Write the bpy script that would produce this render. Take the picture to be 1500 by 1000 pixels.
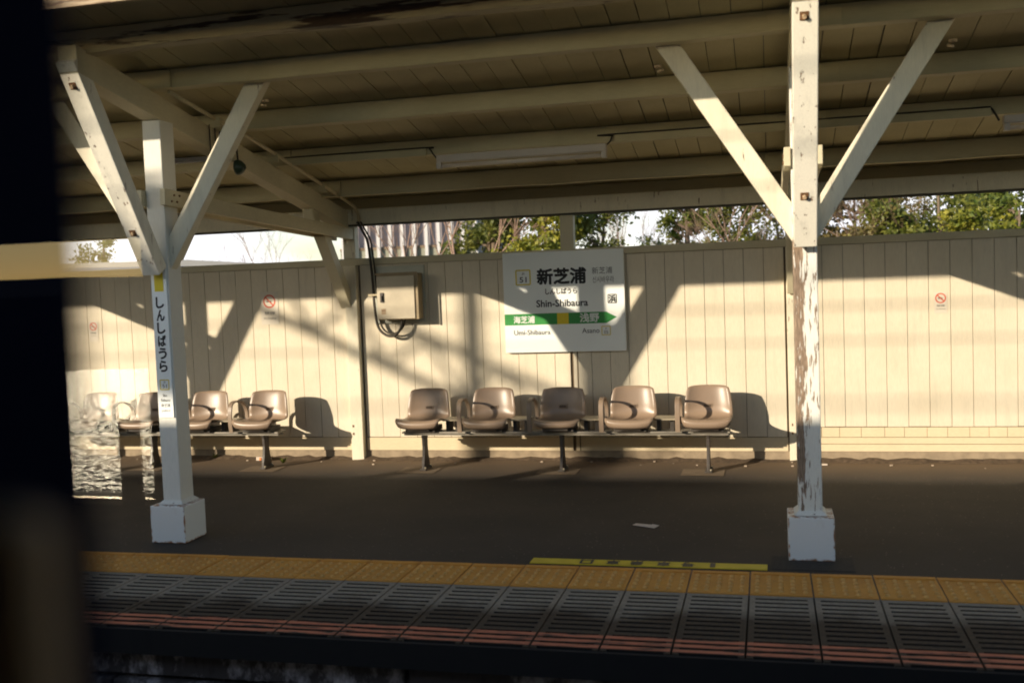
import bpy, bmesh, math, random
from mathutils import Vector, Matrix
R = math.radians
random.seed(7)
SC = bpy.context.scene
COL = SC.collection
for o in list(bpy.data.objects): bpy.data.objects.remove(o)

# ------------------------------------------------------------------ camera
EYE = Vector((0, 0, 1.5513))
YAW, PIT, ROL = -.2464, -.0577, -.038
cy, sy, cp, sp = math.cos(YAW), math.sin(YAW), math.cos(PIT), math.sin(PIT)
FW = Vector((sy*cp, cy*cp, sp)); r0 = Vector((cy, -sy, 0)); u0 = r0.cross(FW)
RT = math.cos(ROL)*r0 + math.sin(ROL)*u0
UP = -math.sin(ROL)*r0 + math.cos(ROL)*u0
cd = bpy.data.cameras.new('camera'); cam = bpy.data.objects.new('camera', cd); COL.objects.link(cam)
cam.matrix_world = Matrix(((RT.x, UP.x, -FW.x, EYE.x), (RT.y, UP.y, -FW.y, EYE.y), (RT.z, UP.z, -FW.z, EYE.z), (0, 0, 0, 1)))
cd.sensor_width = 36; cd.lens = 36*1506.58/1500; cd.clip_start = .02; cd.clip_end = 3000
cd.dof.use_dof = True; cd.dof.focus_distance = 7.9; cd.dof.aperture_fstop = 2.4
SC.camera = cam
SC.cycles.sample_clamp_indirect = 300; SC.cycles.caustics_reflective = False; SC.cycles.caustics_refractive = False; SC.cycles.use_adaptive_sampling = False; SC.cycles.max_bounces = 10; SC.cycles.diffuse_bounces = 6; SC.cycles.filter_width = 1.9
SC.render.resolution_x = 1024; SC.render.resolution_y = 682

# ------------------------------------------------------------------ sky, sun, exposure
SUNV = Vector((.79, 1.0, -.356)).normalized()
EL = math.asin(-SUNV.z)
w = bpy.data.worlds.new("World"); SC.world = w; w.use_nodes = True
nt = w.node_tree; bg = nt.nodes['Background']
sky = nt.nodes.new('ShaderNodeTexSky'); sky.sky_type = 'NISHITA'; sky.sun_disc = False
sky.sun_elevation = EL; sky.sun_rotation = math.atan2(-SUNV.x, -SUNV.y)
sky.air_density = 1.0; sky.dust_density = .6; sky.ozone_density = 1.0
# thin bright cloud low over the land side of the line (+Y), clear sky elsewhere
tcw = nt.nodes.new('ShaderNodeTexCoord'); sw = nt.nodes.new('ShaderNodeSeparateXYZ'); nt.links.new(tcw.outputs['Generated'], sw.inputs[0])
def wr(src, a, b, lo=0., hi=1.):
    m = nt.nodes.new('ShaderNodeMapRange'); m.inputs[1].default_value = a; m.inputs[2].default_value = b
    m.inputs[3].default_value = lo; m.inputs[4].default_value = hi; nt.links.new(src, m.inputs[0]); return m.outputs[0]
cn = nt.nodes.new('ShaderNodeTexNoise'); cn.inputs['Scale'].default_value = 3.2; cn.inputs['Detail'].default_value = 5
cmp_ = nt.nodes.new('ShaderNodeMapping'); cmp_.inputs['Scale'].default_value = (1, 1, 3.5); cmp_.inputs['Location'].default_value = (.3, 0, 0)
nt.links.new(tcw.outputs['Generated'], cmp_.inputs[0]); nt.links.new(cmp_.outputs[0], cn.inputs['Vector'])
def wm(a, b):
    m = nt.nodes.new('ShaderNodeMath'); m.operation = 'MULTIPLY'; nt.links.new(a, m.inputs[0]); nt.links.new(b, m.inputs[1]); return m.outputs[0]
ck = wm(wm(wr(sw.outputs['Y'], .1, .6), wr(sw.outputs['Z'], .55, .10)), wr(cn.outputs['Fac'], .36, .52))
cmx = nt.nodes.new('ShaderNodeMix'); cmx.data_type = 'RGBA'; nt.links.new(ck, cmx.inputs[0])
nt.links.new(sky.outputs[0], cmx.inputs[6]); cmx.inputs[7].default_value = (6.4, 6.4, 6.8, 1)
nt.links.new(cmx.outputs[2], bg.inputs[0]); bg.inputs[1].default_value = .15
sd = bpy.data.lights.new('sun', 'SUN'); sd.energy = 4.6; sd.angle = R(.53); sd.color = (1, .845, .65)
so = bpy.data.objects.new('sun', sd); COL.objects.link(so)
so.rotation_euler = SUNV.to_track_quat('-Z', 'Y').to_euler(); so.location = (-20, -25, 15)
vs = SC.view_settings; vs.view_transform = 'Standard'; vs.look = 'None'; vs.gamma = 1; vs.exposure = .52

# ------------------------------------------------------------------ node helpers
def mat(name):
    m = bpy.data.materials.new(name); m.use_nodes = True
    return m, m.node_tree, m.node_tree.nodes['Principled BSDF']
def nd(t, typ, **k):
    n = t.nodes.new(typ)
    for a, b in k.items(): setattr(n, a, b)
    return n
def noise(t, scale, stretch=(1, 1, 1), detail=5, rough=.55, off=(0, 0, 0)):
    tc = nd(t, 'ShaderNodeTexCoord'); mp = nd(t, 'ShaderNodeMapping')
    mp.inputs['Scale'].default_value = stretch; mp.inputs['Location'].default_value = off
    n = nd(t, 'ShaderNodeTexNoise'); n.inputs['Scale'].default_value = scale
    n.inputs['Detail'].default_value = detail; n.inputs['Roughness'].default_value = rough
    t.links.new(tc.outputs['Object'], mp.inputs[0]); t.links.new(mp.outputs[0], n.inputs['Vector'])
    return n.outputs['Fac']
def ramp(t, src, a, b, lo=0., hi=1.):
    m = nd(t, 'ShaderNodeMapRange'); m.inputs[1].default_value = a; m.inputs[2].default_value = b
    m.inputs[3].default_value = lo; m.inputs[4].default_value = hi
    t.links.new(src, m.inputs[0]); return m.outputs[0]
def mix(t, f, c1, c2):
    m = nd(t, 'ShaderNodeMix'); m.data_type = 'RGBA'
    for i, c in ((6, c1), (7, c2)):
        if isinstance(c, tuple): m.inputs[i].default_value = (*c, 1)
        else: t.links.new(c, m.inputs[i])
    if isinstance(f, float): m.inputs[0].default_value = f
    else: t.links.new(f, m.inputs[0])
    return m.outputs[2]
def math_(t, op, a, b):
    m = nd(t, 'ShaderNodeMath'); m.operation = op
    for i, c in ((0, a), (1, b)):
        if isinstance(c, (int, float)): m.inputs[i].default_value = c
        else: t.links.new(c, m.inputs[i])
    return m.outputs[0]
def bump(t, p, src, strength, dist=.01):
    b = nd(t, 'ShaderNodeBump'); b.inputs['Strength'].default_value = strength; b.inputs['Distance'].default_value = dist
    t.links.new(src, b.inputs['Height']); t.links.new(b.outputs[0], p.inputs['Normal'])
def plain(name, col, rough=.6, var=.15, scale=12, metal=0., spec=.4, stretch=(1, 1, 1)):
    m, t, p = mat(name)
    n = noise(t, scale, stretch)
    c = mix(t, ramp(t, n, .3, .7), tuple(x*(1-var) for x in col), tuple(min(1, x*(1+var)) for x in col))
    t.links.new(c, p.inputs['Base Color']); p.inputs['Roughness'].default_value = rough
    p.inputs['Metallic'].default_value = metal; p.inputs['Specular IOR Level'].default_value = spec
    return m
def painted_wood(name, col, under=(.13, .09, .06), peel=.62, soft=.03, grain=(6, 6, .9), scale=6, rough=.6, dirt=.25, zr=None, dirtcol=(.25, .2, .12), off=(0, 0, 0), dscale=1.6, streak=0.):
    """paint over old timber: peel = share kept, zr = (z0, z1) heights between which it peels more"""
    m, t, p = mat(name)
    n = noise(t, scale, grain, 7, .62, off)
    g = noise(t, 40, tuple(x*.8 for x in grain), 3, .5, off)
    if zr:
        tc = nd(t, 'ShaderNodeTexCoord'); s = nd(t, 'ShaderNodeSeparateXYZ'); t.links.new(tc.outputs['Object'], s.inputs[0])
        up = ramp(t, s.outputs['Z'], zr[0], zr[0]+.12); dn = ramp(t, s.outputs['Z'], zr[1]-.03, zr[1]+.01, 1, 0)
        sx = ramp(t, s.outputs['X'], zr[3], zr[4], 1, 0)
        k = math_(t, 'MULTIPLY', math_(t, 'MULTIPLY', up, dn), sx)
        n = math_(t, 'ADD', n, math_(t, 'MULTIPLY', k, zr[2]))
    mask = ramp(t, n, peel, peel+soft)
    d = noise(t, dscale, (1, 1, 1), 4, .6, off)
    c0 = mix(t, ramp(t, d, .35, .75, 0, dirt), col, dirtcol)
    c0 = mix(t, ramp(t, g, .35, .75, 0, .22), c0, tuple(x*.55 for x in col))
    if streak: c0 = mix(t, math_(t, 'MULTIPLY', ramp(t, noise(t, 7, (2.2, 2.2, .22), 5, .65), .52, .78), streak), c0, tuple(x*.42 for x in col))
    u = mix(t, ramp(t, g, .35, .65), under, tuple(x*2.2 for x in under))
    c = mix(t, mask, c0, u)
    t.links.new(c, p.inputs['Base Color']); p.inputs['Roughness'].default_value = rough
    p.inputs['Specular IOR Level'].default_value = .3
    h = math_(t, 'SUBTRACT', math_(t, 'MULTIPLY', g, .25), mask)
    bump(t, p, h, .5, .004)
    return m

CREAM = (.75, .675, .53)
M = {}
M['wall'] = painted_wood('cream_wall_paint', CREAM, peel=.78, grain=(5, 5, .5), scale=5, dirt=.24, dirtcol=(.48, .38, .24), dscale=2.2, streak=.2)
M['wallpatch'] = painted_wood('cream_patch_paint', (.74, .62, .42), peel=.74, grain=(1, 5, 5), scale=6, dirt=.2)
M['soffit'] = painted_wood('cream_soffit_paint', (.56, .51, .31), under=(.07, .05, .03), peel=.75, grain=(6, .8, 1), scale=4, dirt=.6, dirtcol=(.33, .28, .16))
M['purlin'] = painted_wood('cream_beam_paint', (.56, .51, .34), under=(.07, .045, .03), peel=.76, grain=(.5, 6, 6), scale=4, dirt=.55, dirtcol=(.36, .31, .18))
M['purlin_old'] = painted_wood('peeled_beam_paint', (.46, .41, .27), under=(.035, .022, .015), peel=.52, soft=.05, grain=(.35, 3, 4), scale=4, dirt=.5)
M['rafter'] = painted_wood('cream_rafter_paint', (.66, .60, .43), peel=.72, grain=(6, .8, 2), scale=4, dirt=.35, dirtcol=(.3, .24, .13))
M['brace'] = painted_wood('cream_brace_paint', (.80, .74, .58), under=(.16, .12, .09), peel=.65, grain=(5, 5, .8), scale=7, dirt=.2, streak=.3)
M['brace_white'] = painted_wood('whiter_brace_paint', (.88, .84, .72), under=(.16, .12, .09), peel=.62, grain=(5, 5, .8), scale=7, dirt=.15, streak=.4)
M['post'] = painted_wood('white_post_paint', (.78, .77, .71), under=(.15, .13, .115), peel=.665, grain=(6, 6, .7), scale=5, dirt=.12)
M['post_worn'] = painted_wood('worn_post_paint', (.80, .79, .72), under=(.16, .115, .08), peel=.575, soft=.03, grain=(5, 5, .6), scale=15, dirt=.08, zr=(.30, 1.74, .20, -.05, .015))
M['fascia'] = painted_wood('weathered_fascia', (.42, .31, .20), under=(.10, .06, .04), peel=.5, soft=.12, grain=(.8, 4, 8), scale=9, dirt=.5)

def block_mat():
    m, t, p = mat('white_painted_block')
    tc = nd(t, 'ShaderNodeTexCoord'); s = nd(t, 'ShaderNodeSeparateXYZ'); t.links.new(tc.outputs['Object'], s.inputs[0])
    n = noise(t, 30, (1, 1, 1), 5, .6)
    def edge(v, lim):
        a = nd(t, 'ShaderNodeMath'); a.operation = 'ABSOLUTE'; t.links.new(v, a.inputs[0])
        return ramp(t, a.outputs[0], lim-.016, lim)
    ex = edge(s.outputs['X'], .12); ey = edge(s.outputs['Y'], .125)
    e = math_(t, 'MULTIPLY', ex, ey)
    bot = ramp(t, s.outputs['Z'], .03, .0); top = ramp(t, s.outputs['Z'], .226, .236)
    e = math_(t, 'MAXIMUM', math_(t, 'MAXIMUM', e, bot), math_(t, 'MULTIPLY', top, .8))
    k = ramp(t, math_(t, 'ADD', math_(t, 'MULTIPLY', e, .55), n), .82, .98)
    c = mix(t, k, (.78, .79, .77), (.30, .13, .05))
    c = mix(t, ramp(t, noise(t, 9, (1, 1, .5)), .62, .8, 0, .35), c, (.42, .33, .24))
    t.links.new(c, p.inputs['Base Color']); p.inputs['Roughness'].default_value = .5
    bump(t, p, n, .15, .003)
    return m
M['block'] = block_mat()

def asphalt():
    m, t, p = mat('asphalt')
    f = noise(t, 75, (1, 1, 1), 4, .75); b = noise(t, 1.3, (1, 1, 1), 5, .6)
    c = mix(t, ramp(t, b, .3, .7), (.021, .017, .013), (.052, .040, .029))
    c = mix(t, ramp(t, f, .35, .7, 0, .6), c, (.025, .021, .018))
    v = nd(t, 'ShaderNodeTexVoronoi'); v.inputs['Scale'].default_value = 22
    tc = nd(t, 'ShaderNodeTexCoord'); t.links.new(tc.outputs['Object'], v.inputs['Vector'])
    c = mix(t, ramp(t, v.outputs['Distance'], .10, .05, 0, .9), c, (.30, .25, .20))
    s = nd(t, 'ShaderNodeSeparateXYZ'); t.links.new(tc.outputs['Object'], s.inputs[0])
    yy = math_(t, 'ADD', s.outputs['Y'], math_(t, 'MULTIPLY', noise(t, 2.2, (1, 1, 1), 5), .35))
    c = mix(t, ramp(t, yy, 8.0, 8.7, 0, .85), c, (.15, .10, .058))
    t.links.new(c, p.inputs['Base Color']); p.inputs['Roughness'].default_value = .85
    bump(t, p, f, .5, .006)
    return m
M['asphalt'] = asphalt()
M['patch'] = plain('dark_asphalt_patch', (.036, .031, .026), .9, .35, 60)
M['dirt'] = plain('brown_dirt', (.10, .07, .045), .95, .4, 30)
M['concrete'] = plain('old_concrete', (.30, .235, .16), .85, .2, 14)
M['pad'] = plain('footing_concrete', (.17, .125, .082), .9, .15, 10)

def tactile():
    m, t, p = mat('yellow_tactile_tile')
    n = noise(t, 5, (1, 1, 1), 6, .6); f = noise(t, 60, (1, 1, 1), 3, .6)
    c = mix(t, ramp(t, n, .3, .7), (.68, .32, .045), (.54, .24, .038))
    c = mix(t, ramp(t, f, .55, .8, 0, .5), c, (.28, .17, .07))
    t.links.new(c, p.inputs['Base Color']); p.inputs['Roughness'].default_value = .7
    return m
M['tactile'] = tactile()
M['joint'] = plain('tile_joint_mortar', (.17, .15, .13), .9, .2, 30)
def grate_mat():
    m, t, p = mat('concrete_grating')
    tc = nd(t, 'ShaderNodeTexCoord'); s = nd(t, 'ShaderNodeSeparateXYZ'); t.links.new(tc.outputs['Object'], s.inputs[0])
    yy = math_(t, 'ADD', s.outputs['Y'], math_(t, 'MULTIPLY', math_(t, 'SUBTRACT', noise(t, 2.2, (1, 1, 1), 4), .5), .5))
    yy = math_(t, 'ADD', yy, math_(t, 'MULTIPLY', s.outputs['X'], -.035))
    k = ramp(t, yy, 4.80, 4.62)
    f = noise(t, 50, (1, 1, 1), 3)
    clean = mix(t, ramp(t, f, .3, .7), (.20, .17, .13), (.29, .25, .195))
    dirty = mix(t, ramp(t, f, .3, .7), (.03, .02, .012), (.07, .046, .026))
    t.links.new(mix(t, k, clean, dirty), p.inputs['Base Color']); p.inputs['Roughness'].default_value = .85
    return m
M['grate'] = grate_mat()
def red_mat():
    m, t, p = mat('red_edge_paint')
    n = noise(t, 14, (.35, 3, 1), 6, .65)
    c = mix(t, ramp(t, n, .53, .58), (.55, .17, .085), (.05, .035, .025))
    t.links.new(c, p.inputs['Base Color']); p.inputs['Roughness'].default_value = .75
    return m
M['red'] = red_mat()
def face_mat():
    m, t, p = mat('stained_platform_face')
    n = noise(t, 5, (1, 1, .6), 7, .7); n2 = noise(t, 22, (1, 1, .5), 5, .7)
    c = mix(t, ramp(t, n, .5, .66), (.06, .05, .05), (.55, .50, .52))
    c = mix(t, ramp(t, n2, .5, .75), c, (.02, .016, .015))
    t.links.new(c, p.inputs['Base Color']); p.inputs['Roughness'].default_value = .9
    bump(t, p, n2, .6, .01)
    return m
M['face'] = face_mat()
M['black'] = plain('near_black', (.008, .007, .007), .9, .1)
M['seat'] = plain('taupe_seat_plastic', (.29, .21, .15), .35, .06, 3, spec=.5)
M['seatdark'] = plain('seat_recess', (.10, .07, .05), .6, .1)
M['arm'] = plain('armrest_plastic', (.27, .20, .145), .4, .1, 5)
M['steel'] = plain('bench_beam_steel', (.26, .235, .195), .5, .3, 9, metal=.2, stretch=(1, 4, 4))
M['leg'] = plain('dark_leg_steel', (.06, .05, .042), .5, .25, 12)
M['table'] = plain('side_table_board', (.36, .31, .22), .35, .15, 6)
M['bolt'] = plain('rusty_bolt', (.16, .08, .035), .7, .5, 60)
M['bolthead'] = plain('painted_bolt_head', (.50, .36, .22), .6, .4, 60)
M['sign'] = plain('white_sign_face', (.87, .90, .88), .35, .03, 3, spec=.4)
M['black_ink'] = plain('black_lettering', (.012, .012, .012), .5, .05)
M['grey_ink'] = plain('grey_lettering', (.07, .075, .075), .5, .05)
M['white_ink'] = plain('white_lettering', (.75, .77, .74), .5, .03)
M['green'] = plain('green_band', (.035, .27, .055), .4, .05)
M['yellow'] = plain('yellow_line_mark', (.72, .56, .02), .45, .05)
M['red_ink'] = plain('red_prohibition_mark', (.60, .09, .04), .5, .05)
M['pale'] = plain('notice_plate', (.66, .60, .50), .5, .04)
M['ystrip'] = plain('yellow_floor_strip', (.62, .47, .02), .6, .15, 9)
M['box'] = plain('beige_box_paint', (.50, .44, .33), .45, .12, 6)
M['boxside'] = plain('box_rim_paint', (.30, .235, .14), .5, .2, 9)
M['backplate'] = plain('box_backing_board', (.48, .49, .42), .6, .1, 6)
M['cable'] = plain('black_cable', (.05, .042, .032), .6, .3, 20)
M['pipe'] = plain('cream_conduit', (.52, .44, .28), .5, .15, 8)
M['lampbody'] = plain('lamp_housing', (.50, .46, .42), .45, .06, 5)
M['tube'] = plain('unlit_lamp_tube', (.62, .56, .50), .2, .03, 5)
M['bell'] = plain('dark_green_bell', (.035, .06, .04), .3, .2, 10)
M['paper'] = plain('paper_scrap', (.62, .53, .45), .8, .1, 30)
M['wrapper'] = plain('snack_wrapper', (.6, .5, .4), .5, .2, 10)
M['orange'] = plain('wrapper_orange_print', (.8, .2, .03), .5, .2, 30)
M['gcol'] = plain('wrapper_green_print', (.2, .5, .05), .5, .2, 30)
M['ground'] = plain('rough_ground', (.09, .08, .045), .95, .4, 1.5)
M['ballast'] = plain('track_ballast', (.07, .055, .045), .95, .6, 40)
M['navy'] = plain('dark_train_frame', (.002, .003, .009), .95, .2, 6, spec=.02)
M['interior'] = plain('train_interior_lining', (.035, .03, .024), .7, .1, 4)
M['brown'] = plain('brown_door_lining', (.22, .14, .07), .6, .3, 3)
M['trainout'] = plain('train_body_metal', (.30, .30, .29), .45, .1, 3)
M['fin'] = plain('white_steel_fin', (.46, .46, .47), .5, .05, 3)
M['clad'] = plain('mauve_cladding', (.30, .265, .285), .7, .06, 1)
M['clad2'] = plain('green_grey_cladding', (.22, .22, .17), .7, .08, 1)
M['roofgrey'] = plain('grey_sheet_roof', (.13, .14, .155), .5, .08, 1.5)
M['shed'] = plain('shed_wall', (.42, .40, .36), .7, .1, 1.5)
M['bark'] = plain('brown_bark', (.17, .125, .085), .9, .3, 5, stretch=(1, 1, .3))
M['twig'] = plain('pink_brown_twigs', (.30, .20, .15), .9, .2, 5)
def leafmat(name, a, b, c2=None):
    m, t, p = mat(name)
    n = noise(t, 3.2, (1, 1, 1), 4, .6); n2 = noise(t, 17, (1, 1, 1), 2)
    c = mix(t, ramp(t, n, .38, .62), a, b)
    c = mix(t, ramp(t, n2, .5, .8, 0, .7), c, c2 or tuple(min(1, x*1.6) for x in b))
    t.links.new(c, p.inputs['Base Color']); p.inputs['Roughness'].default_value = .55
    tr = nd(t, 'ShaderNodeBsdfTranslucent'); t.links.new(c, tr.inputs[0])
    ms = nd(t, 'ShaderNodeMixShader'); ms.inputs[0].default_value = .3
    out = t.nodes['Material Output']
    t.links.new(p.outputs[0], ms.inputs[1]); t.links.new(tr.outputs[0], ms.inputs[2]); t.links.new(ms.outputs[0], out.inputs[0])
    return m
M['leafg'] = leafmat('olive_green_leaves', (.07, .10, .015), (.19, .19, .03))
M['leafb'] = leafmat('bright_green_leaves', (.09, .13, .012), (.30, .27, .03))
M['leafo'] = leafmat('brownish_leaves', (.11, .10, .03), (.23, .18, .06))
M['leafd'] = leafmat('deep_green_leaves', (.06, .10, .014), (.18, .19, .025))
M['leafy'] = leafmat('yellow_autumn_leaves', (.42, .22, .02), (.60, .38, .03))
def glassm():
    m, t, p = mat('window_glass')
    out = t.nodes['Material Output']; t.nodes.remove(p)
    gl = nd(t, 'ShaderNodeBsdfGlossy'); gl.inputs['Roughness'].default_value = 0.0; gl.inputs[0].default_value = (.9, .95, 1, 1)
    trn = nd(t, 'ShaderNodeBsdfTransparent'); trn.inputs[0].default_value = (.97, .98, .97, 1)
    fr = nd(t, 'ShaderNodeFresnel'); fr.inputs[0].default_value = 1.5
    k = math_(t, 'MULTIPLY', fr.outputs[0], 1.0)
    ms = nd(t, 'ShaderNodeMixShader'); t.links.new(k, ms.inputs[0])
    t.links.new(trn.outputs[0], ms.inputs[1]); t.links.new(gl.outputs[0], ms.inputs[2]); t.links.new(ms.outputs[0], out.inputs[0])
    return m
M['glass'] = glassm()
def seam():
    m, t, p = mat('rippled_sea')
    n = noise(t, 4.5, (1, 1, 1), 2.5, .55); n2 = noise(t, .3, (1, 1.5, 1), 2)
    t.links.new(ramp(t, noise(t, 5.5, (1, .7, 1), 3, .65, (3, 1, 0)), .49, .55, 0.0, 1.6), p.inputs['Specular IOR Level'])
    p.inputs['Base Color'].default_value = (.02, .03, .035, 1); p.inputs['Roughness'].default_value = .33
    p.inputs['Specular IOR Level'].default_value = 1.0; p.inputs['IOR'].default_value = 1.6
    bump(t, p, math_(t, 'ADD', n, math_(t, 'MULTIPLY', n2, .6)), 1.0, .055)
    return m
M['sea'] = seam()

# ------------------------------------------------------------------ mesh helpers
class MB:
    def __init__(s): s.v = []; s.f = []; s.m = []; s.sm = []
    def poly(s, pts, faces, mi=0, smooth=False):
        b = len(s.v); s.v += [tuple(p) for p in pts]
        for f in faces: s.f.append(tuple(b+i for i in f)); s.m.append(mi); s.sm.append(smooth)
    def box(s, x0, x1, y0, y1, z0, z1, mi=0):
        s.poly([(x0, y0, z0), (x1, y0, z0), (x1, y1, z0), (x0, y1, z0), (x0, y0, z1), (x1, y0, z1), (x1, y1, z1), (x0, y1, z1)],
               [(0, 3, 2, 1), (4, 5, 6, 7), (0, 1, 5, 4), (1, 2, 6, 5), (2, 3, 7, 6), (3, 0, 4, 7)], mi)
    def beam(s, a, b, w, h, side=None, mi=0, cutz=None):
        """bar from a to b; w across 'side' direction, h the other way"""
        a, b = Vector(a), Vector(b); d = (b-a).normalized()
        side = Vector(side) if side else d.cross(Vector((0, 0, 1)))
        side = (side - d*side.dot(d)).normalized(); up = side.cross(d).normalized()
        P = []
        for c in (a, b):
            for i, j in ((-1, -1), (1, -1), (1, 1), (-1, 1)):
                P.append(c + side*(i*w/2) + up*(j*h/2))
        s.poly(P, [(0, 1, 2, 3), (7, 6, 5, 4), (0, 4, 5, 1), (1, 5, 6, 2), (2, 6, 7, 3), (3, 7, 4, 0)], mi)
    def tube(s, pts, r, n=8, mi=0, cap=True):
        pts = [Vector(p) for p in pts]; b = len(s.v); rr = r if isinstance(r, (list, tuple)) else [r]*len(pts)
        ref = None
        for i, p in enumerate(pts):
            d = (pts[min(i+1, len(pts)-1)] - pts[max(i-1, 0)]).normalized()
            if ref is None: ref = Vector((0, 0, 1)) if abs(d.z) < .9 else Vector((1, 0, 0))
            ref = (ref - d*ref.dot(d)).normalized(); q = d.cross(ref)
            for k in range(n):
                a = 2*math.pi*k/n; s.v.append(tuple(p + (ref*math.cos(a)+q*math.sin(a))*rr[i]))
        for i in range(len(pts)-1):
            for k in range(n):
                s.f.append((b+i*n+k, b+i*n+(k+1) % n, b+(i+1)*n+(k+1) % n, b+(i+1)*n+k)); s.m.append(mi); s.sm.append(True)
        if cap:
            s.f.append(tuple(b+k for k in range(n))[::-1]); s.f.append(tuple(b+(len(pts)-1)*n+k for k in range(n)))
            s.m += [mi, mi]; s.sm += [False, False]
    def build(s, name, mats, parent=None, bevel=0, base=None):
        mats = mats if isinstance(mats, (list, tuple)) else [mats]
        me = bpy.data.meshes.new(name)
        off = WORLDPOS.get(parent.name if parent else None, Vector((0, 0, 0))) if base is None else Vector(base)
        me.from_pydata([(x-off.x, y-off.y, z-off.z) for x, y, z in s.v], [], s.f)
        for m in mats: me.materials.append(m)
        for p, i, k in zip(me.polygons, s.m, s.sm): p.material_index = i; p.use_smooth = k
        me.update()
        bm = bmesh.new(); bm.from_mesh(me); bmesh.ops.recalc_face_normals(bm, faces=bm.faces); bm.to_mesh(me); bm.free()
        o = bpy.data.objects.new(name, me); COL.objects.link(o)
        if base is not None and parent is not None:
            po = WORLDPOS[parent.name]; o.location = off-po
        elif base is not None: o.location = off
        if parent is not None: o.parent = parent
        WORLDPOS[o.name] = off
        if bevel:
            b = o.modifiers.new('bevel', 'BEVEL'); b.width = bevel; b.segments = 2; b.limit_method = 'ANGLE'
        return o
WORLDPOS = {None: Vector((0, 0, 0))}
def tag(o, label=None, cat=None, group=None, kind=None):
    if label: o['label'] = label
    if cat: o['category'] = cat
    if group: o['group'] = group
    if kind: o['kind'] = kind
    return o
def thing(name, loc, label, cat, group=None):
    o = bpy.data.objects.new(name, None); COL.objects.link(o); o.location = loc; o.empty_display_size = .1
    WORLDPOS[o.name] = Vector(loc); tag(o, label, cat, group); return o
def struct(name, mb, mats, bevel=0): return tag(mb.build(name, mats, bevel=bevel), kind='structure')
def copy_tree(o, parent=None):
    c = o.copy(); COL.objects.link(c); c.parent = parent
    WORLDPOS[c.name] = WORLDPOS.get(o.name, Vector((0, 0, 0)))
    for ch in list(o.children): copy_tree(ch, c)
    return c
def text_mesh(s, cx, cz, w, h, place, name, m, parent, depth=.0008, bold=0., rot=0):
    """lettering fitted into a w x h box centred on (cx, cz) of a flat face; place(u, v, n) -> world"""
    cu = bpy.data.curves.new(name, 'FONT'); cu.body = s; cu.size = 1; cu.offset = 0; cu.resolution_u = 3
    ob = bpy.data.objects.new(name+'_src', cu); COL.objects.link(ob)
    dg = bpy.context.evaluated_depsgraph_get(); me = bpy.data.meshes.new_from_object(ob.evaluated_get(dg))
    bpy.data.objects.remove(ob); bpy.data.curves.remove(cu)
    xs = [v.co.x for v in me.vertices]; ys = [v.co.y for v in me.vertices]
    x0, x1, y0, y1 = min(xs), max(xs), min(ys), max(ys)
    off = WORLDPOS.get(parent.name, Vector((0, 0, 0)))
    cr, sr = math.cos(rot), math.sin(rot)
    for v in me.vertices:
        u = ((v.co.x-x0)/(x1-x0)-.5)*w; q = ((v.co.y-y0)/(y1-y0)-.5)*h
        u, q = u*cr-q*sr, u*sr+q*cr
        v.co = Vector(place(cx+u, cz+q, depth)) - off
    if bold:
        nv = [tuple(v.co) for v in me.vertices]; nf = [tuple(p.vertices) for p in me.polygons]; V = list(nv); F = list(nf)
        e = bold*h*2.4; ax = (Vector(place(1, 0, 0))-Vector(place(0, 0, 0)), Vector(place(0, 1, 0))-Vector(place(0, 0, 0)), Vector(place(0, 0, 1))-Vector(place(0, 0, 0)))
        for j, (a, b) in enumerate(((1, 0), (-1, 0), (0, 1), (0, -1), (.7, .7), (-.7, .7), (.7, -.7), (-.7, -.7))):
            q = ax[0]*a*e + ax[1]*b*e - ax[2]*.00006*(j+1); k0 = len(V)
            V += [(x+q.x, y+q.y, z+q.z) for x, y, z in nv]; F += [tuple(k0+i for i in f) for f in nf]
        me = bpy.data.meshes.new(name); me.from_pydata(V, [], F); me.update()
    me.materials.clear(); me.materials.append(m)
    o = bpy.data.objects.new(name, me); COL.objects.link(o); o.parent = parent; WORLDPOS[o.name] = off
    return o

# ------------------------------------------------------------------ roof geometry shared by the canopy
SL = .19
def ztop(y): return 2.923 - SL*(y-5.63)          # underside of the roof boards
def zrest(y): return 2.80 - SL*(y-5.65)          # top of the rafters
FRX = [-11.29, -7.49, -3.685, .19]
X0, X1 = -15.0, 8.5

# ------------------------------------------------------------------ the setting: platform, ground, sea
mb = MB(); mb.box(X0, X1, 5.415, 12.5, -.16, 0); struct('platform', mb, M['asphalt'])
mb = MB(); mb.box(X0, X1, 4.45, 5.0, -.30, -.12)
struct('platform_channel', mb, M['black'])
mb = MB()
x = X0
while x < X1:
    L = 2.4 if int(x*10) % 2 else 1.9
    mb.box(x, x+L-.02, 4.34, 5.6, -1.25, -.32); mb.box(x, x+L-.02, 4.235, 4.44, -.255, -.10); mb.box(x+.9, x+.9+L-.012, 4.215, 4.338, -.9, -.275)
    x += L
struct('platform_face', mb, M['face'], bevel=.01)
mb = MB()                                              # loose kerb of dirt along the foot of the wall
xx = X0; pv = []
while xx < X1:
    hgt = .012+.022*random.random(); dep = .05+.09*random.random()
    pv.append((xx, dep, hgt)); xx += .07
P = []
for (a, d, hh) in pv: P += [(a, 8.68-d, .001), (a, 8.68-d*.4, hh), (a, 8.69, hh*1.1)]
F = []
for i in range(len(pv)-1):
    b = i*3; F += [(b, b+1, b+4, b+3), (b+1, b+2, b+5, b+4)]
mb.poly(P, F, 0, True); struct('dirt_along_wall', mb, M['dirt'])
mb = MB(); mb.box(-.02, .40, 5.46, 5.72, .0005, .003); struct('asphalt_patch', mb, M['patch'])
mb = MB()
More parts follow.
